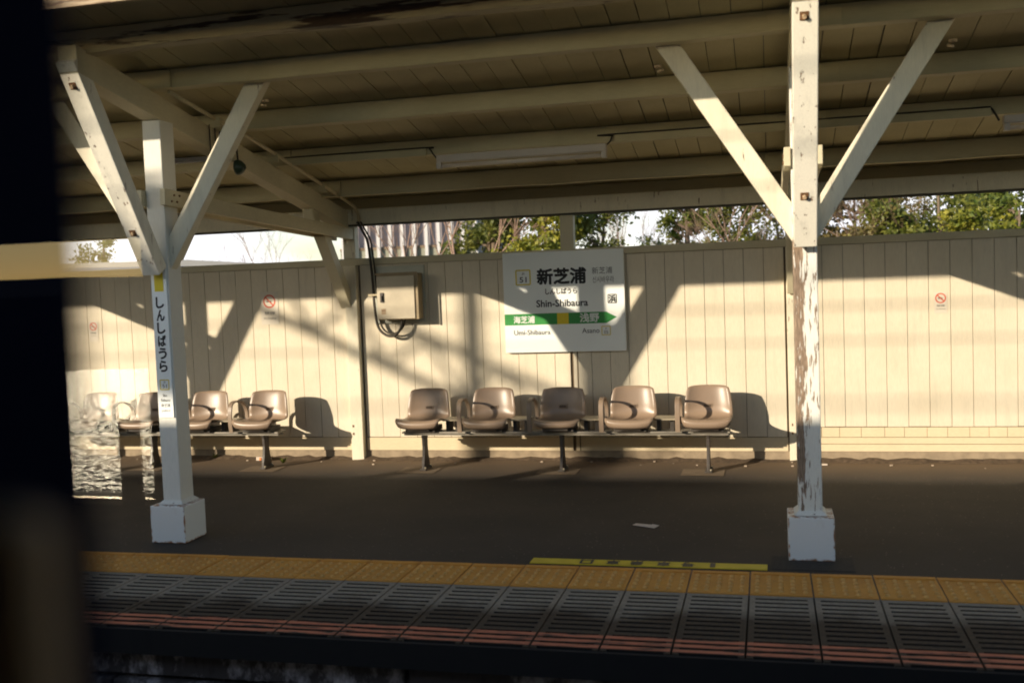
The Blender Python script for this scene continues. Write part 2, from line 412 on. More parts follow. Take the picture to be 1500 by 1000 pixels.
for cx in (-2.85, -1.66, -.50, -4.30, -5.42, -6.45):
    mb.poly([(cx-.20, 7.985, .004), (cx+.13, 7.985, .004), (cx+.13, 8.25, .004), (cx-.20, 8.25, .004)], [(0, 1, 2, 3)])
struct('footing_slab', mb, M['pad'])
# tactile tiles, 0.3 x 0.4, one bar and rows of domes
mb = MB(); TX = -3.727; TY0, TY1 = 5.010, 5.402
def dome(cx, cy, z, r, h, n=8):
    P = [(cx+r*math.cos(2*math.pi*k/n), cy+r*math.sin(2*math.pi*k/n), z) for k in range(n)]
    P += [(cx+r*.6*math.cos(2*math.pi*k/n), cy+r*.6*math.sin(2*math.pi*k/n), z+h) for k in range(n)]
    mb.poly(P, [(k, (k+1) % n, n+(k+1) % n, n+k) for k in range(n)]+[tuple(range(n, 2*n))], 1)
k = -24
while TX+.3*k < 5:
    a = TX+.3*k
    dz = random.uniform(-.0015, .0015)
    mb.box(a+.004, a+.296, TY0+.004, TY1-.003, -.06, .004+dz)
    mb.box(a+.012, a+.288, TY1-.062, TY1-.040, .0045+dz, .010+dz)
    if -13 < k < 29:
        for i in range(5):
            for j in range(5): dome(a+.036+.057*i, TY0+.045+.060*j, .0045+dz, .014, .009)
    k += 1
struct('tactile_paving', mb, [M['tactile'], plain('worn_tactile_dome', (.60, .33, .09), .6, .25, 40)])
mb = MB(); mb.box(X0, X1, TY0-.004, TY1+.013, -.15, -.002); struct('paving_bed', mb, M['joint'])
# concrete drain grating with a red painted edge
mb = MB(); GY0, GY1 = 4.174, 5.004; pit = .0595
k = -26
while TX+.3*k < 5.3:
    a, b = TX+.3*k+.004, TX+.3*k+.296
    mb.box(a, a+.026, GY0+.002, GY1, -.07, 0); mb.box(b-.026, b, GY0+.002, GY1, -.07, 0)
    y = GY1
    i = 0
    while y > GY0+.01:
        y0 = max(GY0, y-.037)
        red = 1 if y < GY0+.165 else 0
        mb.box(a+.0263, b-.0263, y0, y, -.069, -.0016, 1); mb.box(a+.0263, b-.0263, y0, y, -.0015, .0006)  # near-black bar bodies put slot grime and slot shade into one colour
        y -= pit; i += 1
    k += 1
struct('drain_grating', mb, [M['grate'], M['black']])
mb = MB()
y = GY1; ys = []
while y > GY0+.01: ys.append((max(GY0, y-.037), y)); y -= pit
for y0, y1 in ys[-3:]:
    k = -26
    while TX+.3*k < 5.3:
        mb.poly([(TX+.3*k+.005, y0+.001, .0028), (TX+.3*k+.295, y0+.001, .0028), (TX+.3*k+.295, y1-.001, .0028), (TX+.3*k+.005, y1-.001, .0028)], [(0, 1, 2, 3)]); k += 1
struct('red_edge_line', mb, M['red'])
mb = MB(); mb.box(X0, X1, 4.150, 4.170, -.12, -.003); struct('platform_edge', mb, M['black'])
mb = MB(); mb.box(-60, 60, -8, 4.33, -1.6, -1.25); struct('trackbed', mb, M['ballast'])
mb = MB()
for yr in (2.1, 3.17, -1.66, -.60):
    mb.box(-30, 30, yr-.035, yr+.035, -1.249, -1.10)
struct('rails', mb, plain('rail_steel', (.12, .08, .05), .4, .2, 8, metal=.6))
mb = MB(); mb.poly([(-900, 12.5, -1.3), (900, 12.5, -1.3), (900, 1500, -1.3), (-900, 1500, -1.3)], [(0, 1, 2, 3)]); struct('ground', mb, M['ground'])
mb = MB(); mb.poly([(-900, -900, -2.9), (900, -900, -2.9), (900, -8, -2.9), (-900, -8, -2.9)], [(0, 1, 2, 3)]); struct('sea', mb, M['sea'])
mb = MB(); mb.box(-60, 60, -8.6, -8, -3.4, -1.2); struct('quay', mb, M['concrete'])
mb = MB(); mb.box(-300, 300, -130, -66, -3.3, -1.2)
struct('far_shore', mb, M['ground'])

fw_ = MB(); fw_.box(-120, 40, -80, -67, -1.3, 1.7)
rnq = random.Random(5); xq = -118
while xq < 36:
    wq = rnq.uniform(6, 16); fw_.box(xq, xq+wq, -79, -68, 1.7, rnq.uniform(2.0, 3.4)); xq += wq+rnq.uniform(1, 5)
tag(fw_.build('warehouse_row', plain('dark_warehouse', (.07, .07, .075), .8, .2, .2)), 'dark row of waterside warehouses faintly reflected in the train window glass', 'building')

# ------------------------------------------------------------------ canopy
can = thing('platform_canopy', (-1.7, 5.78, 0), 'old cream painted timber platform canopy with braced posts and a boarded lean-to roof', 'canopy')
mb = MB()
x = X0; ph = -1.92 - .16*math.ceil((-1.92-X0)/.16)
x = ph
while x < X1:
    wd = .16
    g = random.choice((.003, .004, .006, .008))
    dz = random.uniform(-.003, .003)
    y0, y1 = 4.46, 8.95
    P = []
    for yy in (y0, y1):
        for xx in (x+g/2, x+wd-g/2):
            for t_ in (0, .018): P.append((xx, yy, ztop(yy)+dz+t_+.001))
    mb.poly(P, [(0, 1, 3, 2), (4, 6, 7, 5), (0, 4, 5, 1), (2, 3, 7, 6), (1, 5, 7, 3), (0, 2, 6, 4)])
    x += wd
mb.build('roof_boards', M['soffit'], can)
mb = MB()
P = [(xx, yy, ztop(yy)+tt) for xx in (X0, X1) for yy in (4.42, 9.0) for tt in (.024, .05)]
mb.poly(P, [(0, 1, 3, 2), (4, 6, 7, 5), (0, 4, 5, 1), (2, 3, 7, 6), (1, 5, 7, 3), (0, 2, 6, 4)])
mb.build('roof_covering', M['roofgrey'], can)
mb = MB(); mb.box(X0, X1, 4.425, 4.455, 2.965, 3.19); mb.build('fascia', M['fascia'], can, bevel=.004)
#           Yfront depth ztop    zbot
PUR = [(5.03, .10, 3.003, 2.905), (5.635, .09, 2.921, 2.803), (6.40, .10, 2.775, 2.648), (7.22, .10, 2.618, 2.500), (8.06, .09, 2.460, 2.318)]
def wavy_bar(mb, x0, x1, y0, dep, z0, z1, amp=.006, step=.35, seed=0):
    rn = random.Random(seed); n = int((x1-x0)/step)
    P = []
    for i in range(n+1):
        x = x0+(x1-x0)*i/n; a = rn.uniform(-amp, amp); b = rn.uniform(-amp*.6, amp*.6)
        P += [(x, y0+b, z0+a), (x, y0+dep+b, z0+a), (x, y0+dep+b, z1), (x, y0+b, z1)]
    F = [(0, 1, 2, 3), tuple(len(P)-4+k for k in (3, 2, 1, 0))]
    for i in range(n):
        for k in range(4): F.append((i*4+k, (i+1)*4+k, (i+1)*4+(k+1) % 4, i*4+(k+1) % 4))
    mb.poly(P, F)
for i, (yf, dp, zt_, zb_) in enumerate(PUR):
    mb = MB(); wavy_bar(mb, X0, X1, yf, dp, zb_, ztop(yf+dp/2)+.0, .004 if i else .012, .4, i)
    mb.build('purlin', M['purlin_old' if i == 0 else 'purlin'], can, bevel=.004)
    # side-plates where a purlin is spliced over each frame
    if i:
        for fx in FRX:
            mb = MB(); mb.box(fx-.20+.03*(i % 2), fx+.235-.03*(i % 2), yf-.016, yf-.001, zb_+.002, zt_-.012)
            mb.build('splice_plate', M['purlin'], can, bevel=.002)
mb = MB(); mb.box(X0, X1, 8.60, 8.70, 2.115, 2.25); mb.build('wall_plate', M['brace'], can, bevel=.004)
mb = MB(); mb.box(X0, X1, 8.672, 8.698, 2.2505, 2.345); mb.build('eave_filler', M['purlin'], can)
mb = MB(); mb.box(X0, X1, 8.602, 8.70, 2.10, 2.1145); mb.build('wall_plate_shadow_strip', plain('plate_shade_grey', (.09, .08, .06), .7, .1), can)  # dark strip painted as the shade under the wall plate
def rafter(fx):
    mb = MB(); P = []
    for yy in (4.95, 8.60):
        for xx in (fx-.06, fx+.06):
            for dz in (-.155, -.002): P.append((xx, yy, zrest(yy)+dz))
    mb.poly(P, [(0, 1, 3, 2), (4, 6, 7, 5), (0, 4, 5, 1), (2, 3, 7, 6), (1, 5, 7, 3), (0, 2, 6, 4)])
    mb.build('rafter', M['rafter'], can, bevel=.006)
def bolt(parent, c, n=(0, -1, 0), s=.035):
    mb = MB(); c = Vector(c); n = Vector(n)
    sd_ = n.cross(Vector((0, 0, 1))).normalized()
    mb.beam(c, c+n*.004, s, s, sd_, 0); mb.tube([c+n*.004, c+n*.018], s*.28, 6, 1)
    return mb.build('bolt', [M['bolt'], M['bolthead']], parent)
for i, fx in enumerate(FRX):
    rafter(fx)
    zt_ = zrest(5.855)-.158
    mb = MB()
    mb.box(fx-.0625, fx+.0625, 5.705, 5.855, .236, zrest(5.705)-.158)
    o = mb.build('post', M['post_worn' if i == 3 else 'post'], can, bevel=.006, base=(fx, 5.78, 0))
    if i == 3: o['label'] = 'weathered post with most of its white paint flaked off'
    mb = MB(); mb.box(fx-.12, fx+.12, 5.64, 5.888, 0, .235)
    mb.build('base_block', M['block'], o, bevel=.006, base=(fx, 5.765, 0))
    mb = MB(); P = [(fx-.085, 5.68, .237), (fx+.085, 5.68, .237), (fx+.085, 5.88, .237), (fx-.085, 5.88, .237), (fx-.064, 5.703, .258), (fx+.064, 5.703, .258), (fx+.064, 5.857, .258), (fx-.064, 5.857, .258)]
    mb.poly(P, [(4, 5, 6, 7), (0, 1, 5, 4), (1, 2, 6, 5), (2, 3, 7, 6), (3, 0, 4, 7)]); mb.build('post_collar', M['post'], o, base=(fx, 5.78, 0))
    mb = MB(); mb.beam((fx, 5.66, 1.70), (fx, 4.965, 2.86), .118, .10, (1, 0, 0))
    br = mb.build('front_brace', M['brace_white'], can, bevel=.005)
    d = Vector((0, 4.965-5.66, 1.16)).normalized(); nrm = Vector((0, -d.z, d.y))
    for f_ in (.22, .90):
        c = Vector((fx-.005, 5.66, 1.70)).lerp(Vector((fx-.005, 4.965, 2.86)), f_) + nrm*.050
        b_ = MB(); b_.beam(c, c+nrm*.004, .04, .04, (1, 0, 0)); b_.tube([c+nrm*.004, c+nrm*.02], .011, 6, 1); b_.build('bolt', [M['bolt'], M['bolthead']], br)
    for sg in (-1, 1):
        mb = MB(); mb.beam((fx+sg*.015, 5.775, 1.74), (fx+sg*.735, 5.775, 2.865), .075, .112, (0, 1, 0))
        mb.build('side_brace', M['brace'], can, bevel=.005)
        mb = MB(); mb.tube([(fx+sg*.735, 5.76, 2.70), (fx+sg*.775, 5.76, 2.70)], .009, 6); mb.tube([(fx+sg*.725, 5.76, 2.68), (fx+sg*.76, 5.76, 2.67)], .007, 6); mb.build('bolt', M['bolthead'], can)
    mb = MB(); mb.beam((fx, 5.87, 1.80), (fx, 6.56, 2.56), .10, .10, (1, 0, 0)); mb.build('rear_brace', M['brace'], can, bevel=.005)
    for sg in (-1, 1):
        mb = MB(); mb.beam((fx+sg*.081, 5.66, 2.155), (fx+sg*.081, 8.62, 2.03), .034, .10, (1, 0, 0))
        tp = mb.build('tie_plank', M['rafter'], can, bevel=.003)
        for (dy, dz) in ((.10, .02), (.13, -.02), (.07, -.02), (.16, .02)):
            c = (fx+sg*.099, 5.66+dy, 2.15+dz); b_ = MB(); b_.tube([c, (c[0]+sg*.006, c[1], c[2])], .007, 6); b_.build('nail', M['bolt'], tp)
    mb = MB(); mb.beam((fx, 8.13, 2.03), (fx, 8.64, 1.40), .10, .10, (1, 0, 0)); mb.build('knee_brace', M['rafter'], can, bevel=.005)
    mb = MB(); mb.beam((fx, 8.03, 2.04), (fx, 7.93, 2.24), .09, .11, (1, 0, 0)); mb.build('strut', M['rafter'], can, bevel=.01)

# ------------------------------------------------------------------ board wall
WY = 8.65
wall = thing('board_wall', (-1.7, WY, 0), 'long cream wall of upright painted boards behind the benches, capped with a rail', 'wall')
bays = [(X0, -11.302, -3.24), (-11.168, -7.502, -3.24), (-7.368, -3.697, -4.958), (-3.562, -1.665, -3.24), (-1.640, .125, -3.24), (.252, X1, .416)]
mb = MB(); bl = MB()
for bi, (a, b, an) in enumerate(bays):
    s0 = an + .16*math.floor((a-an)/.16)
    zb = .20 if bi < 5 else .282
    while s0 < b:
        x0, x1 = max(a, s0)+.0018, min(b, s0+.16)-.0018
        if x1-x0 > .01:
            dy = random.uniform(-.0015, .0015)
            mb.box(x0, x1, WY+dy, WY+.018, zb+random.uniform(0, .004), 1.75)
        s0 += .16
    if bi < 5: bl.box(a+.001, b-.001, WY-.002, WY+.017, .083, zb-.003)
    else:
        bl.box(a, b, WY-.002, WY+.017, .083, .141); bl.box(a, b, WY-.001, WY+.017, .145, .196)
        x = a
        while x < b:
            L = random.uniform(.13, .18); bl.box(x, x+L-.003, WY-.001+random.uniform(-.001, .001), WY+.017, .200, .278); x += L
mb.build('wall_boards', M['wall'], wall, bevel=.0012)
bl.build('skirting_boards', M['wallpatch'], wall, bevel=.0015)
mb = MB(); mb.box(X0, X1, WY+.0205, WY+.04, .0, 1.76); mb.build('wall_backing', plain('dark_board_gap', (.16, .12, .08), .9, .1), wall)
mb = MB(); mb.box(X0, X1, WY+.008, WY+.0203, -.02, .080); mb.build('wall_footing', M['concrete'], wall)
mb = MB(); mb.box(X0, X1, WY-.025, WY+.075, 1.752, 1.812); mb.build('wall_cap', M['rafter'], wall, bevel=.004)
for fx in FRX:
    yb = 8.592 if fx < 0 else 8.638
    if fx < 0: fx += .048
    mb = MB(); mb.box(fx-.055, fx+.06, yb, 8.71, .0, 1.7515); mb.box(fx-.055, fx+.06, 8.61, 8.70, 1.8125, 2.099); mb.build('wall_post', M['brace'], wall, bevel=.004)
    mb = MB(); mb.box(fx+1.925, fx+2.04, 8.62, 8.71, 1.8125, 2.099); mb.build('wall_stud', M['rafter'], wall, bevel=.004)
    mb = MB(); mb.box(fx+2.028, fx+2.040, WY-.003, WY+.02, .083, 1.7515); mb.build('board_joint', M['wallpatch'] if fx < -4 else plain('brown_joint', (.20, .16, .10), .8, .3), wall)
    for (dx, dz) in ((-.03, .23), (-.03, .30)):
        b_ = MB(); b_.box(fx+dx-.006, fx+dx+.006, 8.586, 8.5915, dz, dz+.02); b_.build('bolt', M['bolt'], wall)

# ------------------------------------------------------------------ benches
def crv(P, n):
    out = []
    for i in range(len(P)-1):
        p0, p1, p2, p3 = P[max(i-1, 0)], P[i], P[i+1], P[min(i+2, len(P)-1)]
        for k in range(n):
            t = k/n
            out.append(tuple(.5*((2*b)+(-a+c)*t+(2*a-5*b+4*c-d)*t*t+(-a+3*b-3*c+d)*t**3) for a, b, c, d in zip(p0, p1, p2, p3)))
    out.append(P[-1]); return out
PROF = crv([(.185, .368, .125), (.212, .384, .165), (.215, .412, .185), (.190, .428, .192), (.12, .418, .194), (.02, .402, .192), (-.07, .402, .190),
            (-.125, .425, .190), (-.150, .475, .190), (-.160, .53, .186), (-.175, .60, .176), (-.190, .648, .163), (-.200, .662, .150)], 3)
def seat_mesh(cx, by):
    mb = MB(); U = 12; P = []; n = len(PROF)
    for j, (d, z, hw) in enumerate(PROF):
        tb = j/(n-1)
        for i in range(U+1):
            u = -1+2*i/U
            s_ = math.copysign(abs(u)**.92, u)
            back = max(0, min(1, (tb-.5)/.2)); frt = max(0, min(1, (.28-tb)/.2)); pan = 1-back-frt
            fwd = .045*back*abs(u)**2.4; upz = .022*max(pan, 0)*abs(u)**3
            if tb > .93: upz -= .018*(abs(u)**4)*(tb-.93)/.07
            P.append((cx+hw*s_, by-(d-.03*frt*abs(u)**3+fwd), z+upz))
    F = [(j*(U+1)+i, j*(U+1)+i+1, (j+1)*(U+1)+i+1, (j+1)*(U+1)+i) for j in range(n-1) for i in range(U)]
    mb.poly(P, F, 0, True); return mb
def make_bench(cxs, arms, by, label, xl, xr, legs, tables):
    b0 = thing('bench', ((xl+xr)/2, by, 0), label, 'bench', 'benches against the board wall')
    mb = MB(); mb.box(xl, xr, by-.095, by+.06, .316, .330); mb.box(xl+.01, xr-.01, by-.07, by-.03, .296, .3155); mb.box(xl+.01, xr-.01, by+.0, by+.04, .296, .3155)
    mb.build('support_beam', M['steel'], b0, bevel=.003)
    for lx in legs:
        mb = MB()
        prof = [(.075, .010), (.070, .06), (.050, .12), (.040, .20), (.046, .27), (.06, .295)]
        P = []
        for (hw, z) in prof: P += [(lx-.012, by-.02-hw, z), (lx+.012, by-.02-hw, z), (lx+.012, by-.02+hw, z), (lx-.012, by-.02+hw, z)]
        F = [(3, 2, 1, 0), tuple(len(P)-4+k for k in range(4))]
        for i in range(len(prof)-1):
            for k in range(4): F.append((i*4+k, i*4+(k+1) % 4, (i+1)*4+(k+1) % 4, (i+1)*4+k))
        mb.poly(P, F); mb.box(lx-.028, lx+.028, by-.105, by+.065, .0045, .0165)
        lg = mb.build('pedestal', M['leg'], b0, bevel=.003)
        for dy in (-.085, .045):
            t_ = MB(); t_.tube([(lx+.018, by+dy, .017), (lx+.018, by+dy, .032)], .009, 6); t_.build('foot_bolt', M['table'], lg)
    for i, cx in enumerate(cxs):
        s_ = seat_mesh(cx, by).build('seat', M['seat'], b0)
        so_ = s_.modifiers.new('thickness', 'SOLIDIFY'); so_.thickness = .007; so_.offset = -1
        mb = MB(); mb.box(cx-.042, cx+.030, by+.1440, by+.160, .486, .520); mb.box(cx-.034, cx+.022, by+.1425, by+.1439, .495, .515, 1)
        mb.build('handle_slot', [M['seat'], M['seatdark']], s_)
        mb = MB(); mb.box(cx-.13, cx+.13, by-.13, by+.08, .331, .375); mb.box(cx-.09, cx+.09, by-.16, by-.131, .345, .372)
        mb.build('seat_bracket', M['leg'], b0, bevel=.006)
        if arms[i]:
            ax = cx-.222
            pts = crv([(by-.155, .335), (by-.168, .42), (by-.165, .52), (by-.140, .578), (by-.08, .597), (by+.0, .588), (by+.075, .555), (by+.12, .50), (by+.130, .43), (by+.125, .36)], 4)
            mb = MB(); P = []
            n = len(pts)
            for k, (yy, zz) in enumerate(pts):
                a = pts[max(k-1, 0)]; b = pts[min(k+1, n-1)]
                d = Vector((b[0]-a[0], b[1]-a[1])).normalized(); nn = Vector((-d.y, d.x))
                for (sx, sn) in ((-1, -1), (1, -1), (1, 1), (-1, 1)):
                    wx = .019 if k < n*.55 else .019-.004*(k/n)
                    P.append((ax+sx*wx, yy+nn.x*sn*.007, zz+nn.y*sn*.007))
            F = [(0, 1, 2, 3), tuple(len(P)-4+k for k in (3, 2, 1, 0))]
            for k in range(n-1):
                for j in range(4): F.append((k*4+j, (k+1)*4+j, (k+1)*4+(j+1) % 4, k*4+(j+1) % 4))
            mb.poly(P, F, 0, False); mb.build('armrest', M['arm'], b0, bevel=.003)
    for (ta, tb) in tables:
        mb = MB(); mb.box(ta, tb, by-.11, by+.10, .421, .433)
        tt = mb.build('side_table', M['table'], b0, bevel=.003)
        for tx in (ta+.015, tb-.045):
            mb = MB(); mb.box(tx, tx+.03, by-.06, by+.05, .331, .4205); mb.build('table_bracket', M['leg'], tt)
    return b0
BY = 8.19
cx = [-2.845, -2.268, -1.677, -1.092, -.492]
make_bench(cx, [0, 1, 1, 1, 1], BY, 'long bench of five taupe moulded seats standing below the station name sign', -3.02, -.32, [-2.845, -1.665, -.492],
           [(cx[i]+.19, cx[i+1]-.245) for i in range(4)])
cx2 = [-6.60, -6.06, -5.50, -4.925, -4.348]
make_bench(cx2, [1, 1, 1, 1, 1], BY, 'second bench of five taupe seats, partly behind the post with the narrow name plate', -6.78, -4.16, [-4.32, -5.43, -6.5],
           [(cx2[i]+.19, cx2[i+1]-.245) for i in range(4)])

# ------------------------------------------------------------------ station name sign
SW, SH_ = 1.046, .857; SXL, SZT, SYF = -2.221, 1.797, 8.600
def sp_(u, v, n): return (SXL+u, SYF-n, SZT-v)
def place_sign(u, v, n): return (SXL+u, SYF-.0008-n, v)
sg = thing('station_name_sign', (SXL+SW/2, SYF, SZT-SH_), 'large white station name board with a green arrow band mounted above the bench', 'sign')
mb = MB(); mb.box(SXL, SXL+SW, SYF, SYF+.035, SZT-SH_, SZT); mb.build('sign_board', M['sign'], sg, bevel=.002)
def T(s, cx, cv, w, h, m, name, bold=0.): return text_mesh(s, cx, SZT-cv, w, h, place_sign, name, m, sg, .0022, bold)
T('新芝浦', .512, .211, .418, .130, M['black_ink'], 'station_name_kanji', .018)
T('しんしばうら', .506, .338, .272, .048, M['black_ink'], 'station_name_kana', .012)
T('Shin-Shibaura', .510, .440, .445, .058, M['black_ink'], 'station_name_latin', .012)
T('新芝浦', .862, .176, .172, .056, M['grey_ink'], 'small_kanji_name', 0)
T('신시바우라', .870, .252, .182, .052, M['grey_ink'], 'korean_name', 0)
mb = MB()
zt_, zb_ = SZT-.524, SZT-.620
mb.poly([(SXL+.001, SYF-.0008, zb_), (SXL+.885, SYF-.0008, zb_), (SXL+.975, SYF-.0008, (zt_+zb_)/2), (SXL+.885, SYF-.0008, zt_), (SXL+.001, SYF-.0008, zt_)], [(0, 1, 2, 3, 4)])
mb.poly([(SXL+.463, SYF-.0016, zb_), (SXL+.562, SYF-.0016, zb_), (SXL+.562, SYF-.0016, zt_), (SXL+.463, SYF-.0016, zt_)], [(0, 1, 2, 3)], 1)
mb.build('direction_arrow_band', [M['green'], M['yellow']], sg)
T('海芝浦', .174, .574, .184, .060, M['white_ink'], 'previous_station_kanji', .014)
T('浅野', .742, .570, .162, .074, M['white_ink'], 'next_station_kanji', .014)
T('Umi-Shibaura', .240, .684, .318, .042, M['grey_ink'], 'previous_station_latin', .002)
T('Asano', .750, .680, .148, .042, M['grey_ink'], 'next_station_latin', .002)
def ring(cx, cv, s, t_, m, pf, parent, name, back=None):
    mb = MB(); h = s/2; r = s*.10
    def rr(h, r):
        P = []
        for (qx, qy, a0) in ((1, 1, 0), (-1, 1, 90), (-1, -1, 180), (1, -1, 270)):
            for k in range(5):
                a = R(a0+k*22.5); P.append((cx+qx*(h-r)+r*math.cos(a), cv+qy*(h-r)+r*math.sin(a)))
        return P
    A, B = rr(h, r), rr(h-t_, max(r-t_, .001)); n = len(A)
    mb.poly([pf(x, y, .0004) for x, y in A+B], [(k, (k+1) % n, n+(k+1) % n, n+k) for k in range(n)])
    if back: mb.poly([pf(x, y, .0002) for x, y in B], [tuple(range(n))], 1)
    return mb.build(name, [m]+([back] if back else []), parent)
ring(.177, SZT-.212, .134, .011, M['yellow'], place_sign, sg, 'station_number_badge')
T('JI', .177, .181, .022, .024, M['grey_ink'], 'number_letters', 0)
T('51', .177, .232, .060, .046, M['black_ink'], 'number_digits', .006)
ring(.880, SZT-.684, .078, .006, M['yellow'], place_sign, sg, 'next_number_badge')
T('JI', .880, .667, .014, .016, M['grey_ink'], 'next_number_letters', 0)
T('05', .880, .697, .034, .028, M['grey_ink'], 'next_number_digits', 0)
ring(.941, SZT-.417, .078, .007, M['black_ink'], place_sign, sg, 'area_mark')
T('浜', .941, .417, .058, .058, M['black_ink'], 'area_mark_kanji', .02)

# narrow upright name plate on the left post
px0, px1, pyf = FRX[2]-.054, FRX[2]+.052, 5.696
ps = thing('post_name_plate', (FRX[2], pyf, .79), 'narrow white upright name plate with a yellow top fixed to the left canopy post', 'sign')
mb = MB(); mb.box(px0, px1, pyf, pyf+.008, .785, 1.735); mb.build('plate', M['sign'], ps, bevel=.001)
def pl(u, v, n): return (u, pyf-.0006-n, v)
pc = (px0+px1)/2
mb = MB(); mb.poly([(pc-.032, pyf-.001, 1.575), (pc+.032, pyf-.001, 1.575), (pc+.032, pyf-.001, 1.718), (pc-.032, pyf-.001, 1.718)], [(0, 1, 2, 3)]); mb.build('yellow_patch', M['yellow'], ps)
zz = 1.545
for ch in 'しんしばうら':
    hh = .066; text_mesh(ch, pc, zz-.078/2, .052, hh, pl, 'kana', M['black_ink'], ps, .0004, .02); zz -= .0795
ring(pc, .992, .066, .006, M['yellow'], pl, ps, 'number_badge')
text_mesh('JI', pc, 1.008, .014, .013, pl, 'badge_letters', M['grey_ink'], ps)
text_mesh('51', pc, .983, .030, .024, pl, 'badge_digits', M['black_ink'], ps)
text_mesh('Shin-', pc, .925, .032, .016, pl, 'latin_name', M['black_ink'], ps)
text_mesh('Shibaura', pc, .895, .064, .016, pl, 'latin_name', M['black_ink'], ps)
text_mesh('新芝浦', pc, .862, .062, .020, pl, 'kanji_name', M['black_ink'], ps)
text_mesh('신시바우라', pc, .828, .064, .016, pl, 'korean_name', M['grey_ink'], ps)

# no smoking notices
def nosmoke(cx, zt, w_, h_, label, r):
    t = thing('no_smoking_notice', (cx, WY-.002, zt-h_), label, 'sign', 'no smoking notices on the board wall')
    yf = WY-.004
    mb = MB(); mb.box(cx-w_/2, cx+w_/2, yf, yf+.002, zt-h_, zt); mb.build('notice_plate', M['pale'], t)
    mb = MB(); c = (cx, zt-w_*.5)
    n = 28; ri = r*.78
    P = [(c[0]+q*math.cos(2*math.pi*k/n), yf-.0006, c[1]+q*math.sin(2*math.pi*k/n)) for q in (r, ri) for k in range(n)]
    mb.poly(P, [(k, (k+1) % n, n+(k+1) % n, n+k) for k in range(n)])
    mb.beam((c[0]-ri*.72, yf-.0009, c[1]+ri*.72), (c[0]+ri*.72, yf-.0009, c[1]-ri*.72), .0006, r*.2, (0, 1, 0))
    mb.build('red_circle', M['red_ink'], t)
    mb = MB(); mb.box(c[0]-ri*.6, c[0]+ri*.45, yf-.0012, yf-.0010, c[1]-ri*.14, c[1]+ri*.1); mb.build('cigarette_mark', M['black_ink'], t)
    pf = lambda u, v, n_: (u, yf-.0006-n_, v)
    text_mesh('禁煙', cx, zt-w_*1.12, w_*.62, w_*.17, pf, 'kanji_text', M['grey_ink'], t)
    text_mesh('No Smoking', cx, zt-w_*1.40, w_*.68, w_*.10, pf, 'latin_text', M['grey_ink'], t)
nosmoke(-4.461, 1.545, .175, .30, 'largest no smoking notice, between the narrow name plate and the junction box', .062)
nosmoke(1.303, 1.345, .095, .165, 'small no smoking notice on the sunlit wall right of the peeling post', .040)
nosmoke(-6.335, 1.325, .10, .19, 'small no smoking notice on the wall left of the post with the name plate', .040)

# ------------------------------------------------------------------ junction box and cables
jb = thing('junction_box', (-3.15, 8.5, 1.24), 'beige steel junction box on a pale backing board beside the wall corner', 'electrical box')
mb = MB(); mb.box(-3.425, -2.945, 8.625, 8.645, 1.225, 1.732); mb.build('backing_board', M['backplate'], jb, bevel=.002)
mb = MB(); mb.box(-3.335, -2.965, 8.475, 8.624, 1.262, 1.662); mb.box(-3.345, -2.955, 8.462, 8.4745, 1.655, 1.672); mb.box(-2.9645, -2.95, 8.462, 8.4745, 1.26, 1.6545)
mb.build('box_body', M['boxside'], jb, bevel=.003)
mb = MB(); mb.box(-3.333, -2.985, 8.462, 8.4745, 1.268, 1.642); dr = mb.build('door', M['box'], jb, bevel=.004)
mb = MB(); mb.box(-3.300, -3.270, 8.450, 8.4618, 1.415, 1.50); mb.box(-3.292, -3.280, 8.438, 8.4498, 1.43, 1.475); mb.build('handle', M['leg'], dr, bevel=.002)
mb = MB(); mb.box(-3.295, -3.255, 8.4608, 8.4618, 1.31, 1.36); mb.build('worn_sticker', M['fascia'], dr)
cb = thing('cable_run', (-3.40, 8.56, 1.1), 'dark cables dropping down the wall corner and looping up under the junction box', 'cable')
for k, (dx, dy) in enumerate(((0, 0), (.022, .02))):
    pts = crv([(-3.50+dx, 8.50+dy, 2.13), (-3.455+dx, 8.50+dy, 2.05), (-3.425+dx, 8.53+dy, 1.96), (-3.418+dx, 8.56+dy, 1.80), (-3.412+dx, 8.58+dy, 1.6), (-3.405+dx*1.3, 8.58+dy, 1.38), (-3.375+dx, 8.57+dy, 1.20+.012*k), (-3.30+dx*.5, 8.56+dy, 1.125+.018*k), (-3.215, 8.55+dy, 1.12+.018*k), (-3.155+dx*.3, 8.545+dy, 1.18), (-3.135+dx, 8.54+dy, 1.262)], 5)
    mb = MB(); mb.tube(pts, .0085 if k else .012, 8); mb.build('cable', M['cable'], cb)
mb = MB(); mb.box(-3.45, -3.36, 8.55, 8.59, 1.475, 1.49); mb.build('cable_clip', M['pipe'], cb)
cd_ = thing('conduit', (-3.55, 7.0, 2.5), 'cream conduit pipe running down the roof slope beside the left rafter', 'pipe')
mb = MB(); pts = [(-3.53, 5.68, 2.79), (-3.50, 6.2, 2.685), (-3.485, 6.6, 2.62), (-3.48, 7.2, 2.50), (-3.49, 8.0, 2.35), (-3.50, 8.45, 2.26), (-3.50, 8.53, 2.19), (-3.50, 8.53, 2.12)]
mb.tube(pts, .014, 8); mb.build('pipe', M['pipe'], cd_)
mb = MB()
for yy in (6.15, 6.95, 7.75): mb.box(-3.51, -3.46, yy, yy+.02, zrest(yy)-.06, zrest(yy)-.005)
mb.build('saddle_clip', M['purlin'], cd_)
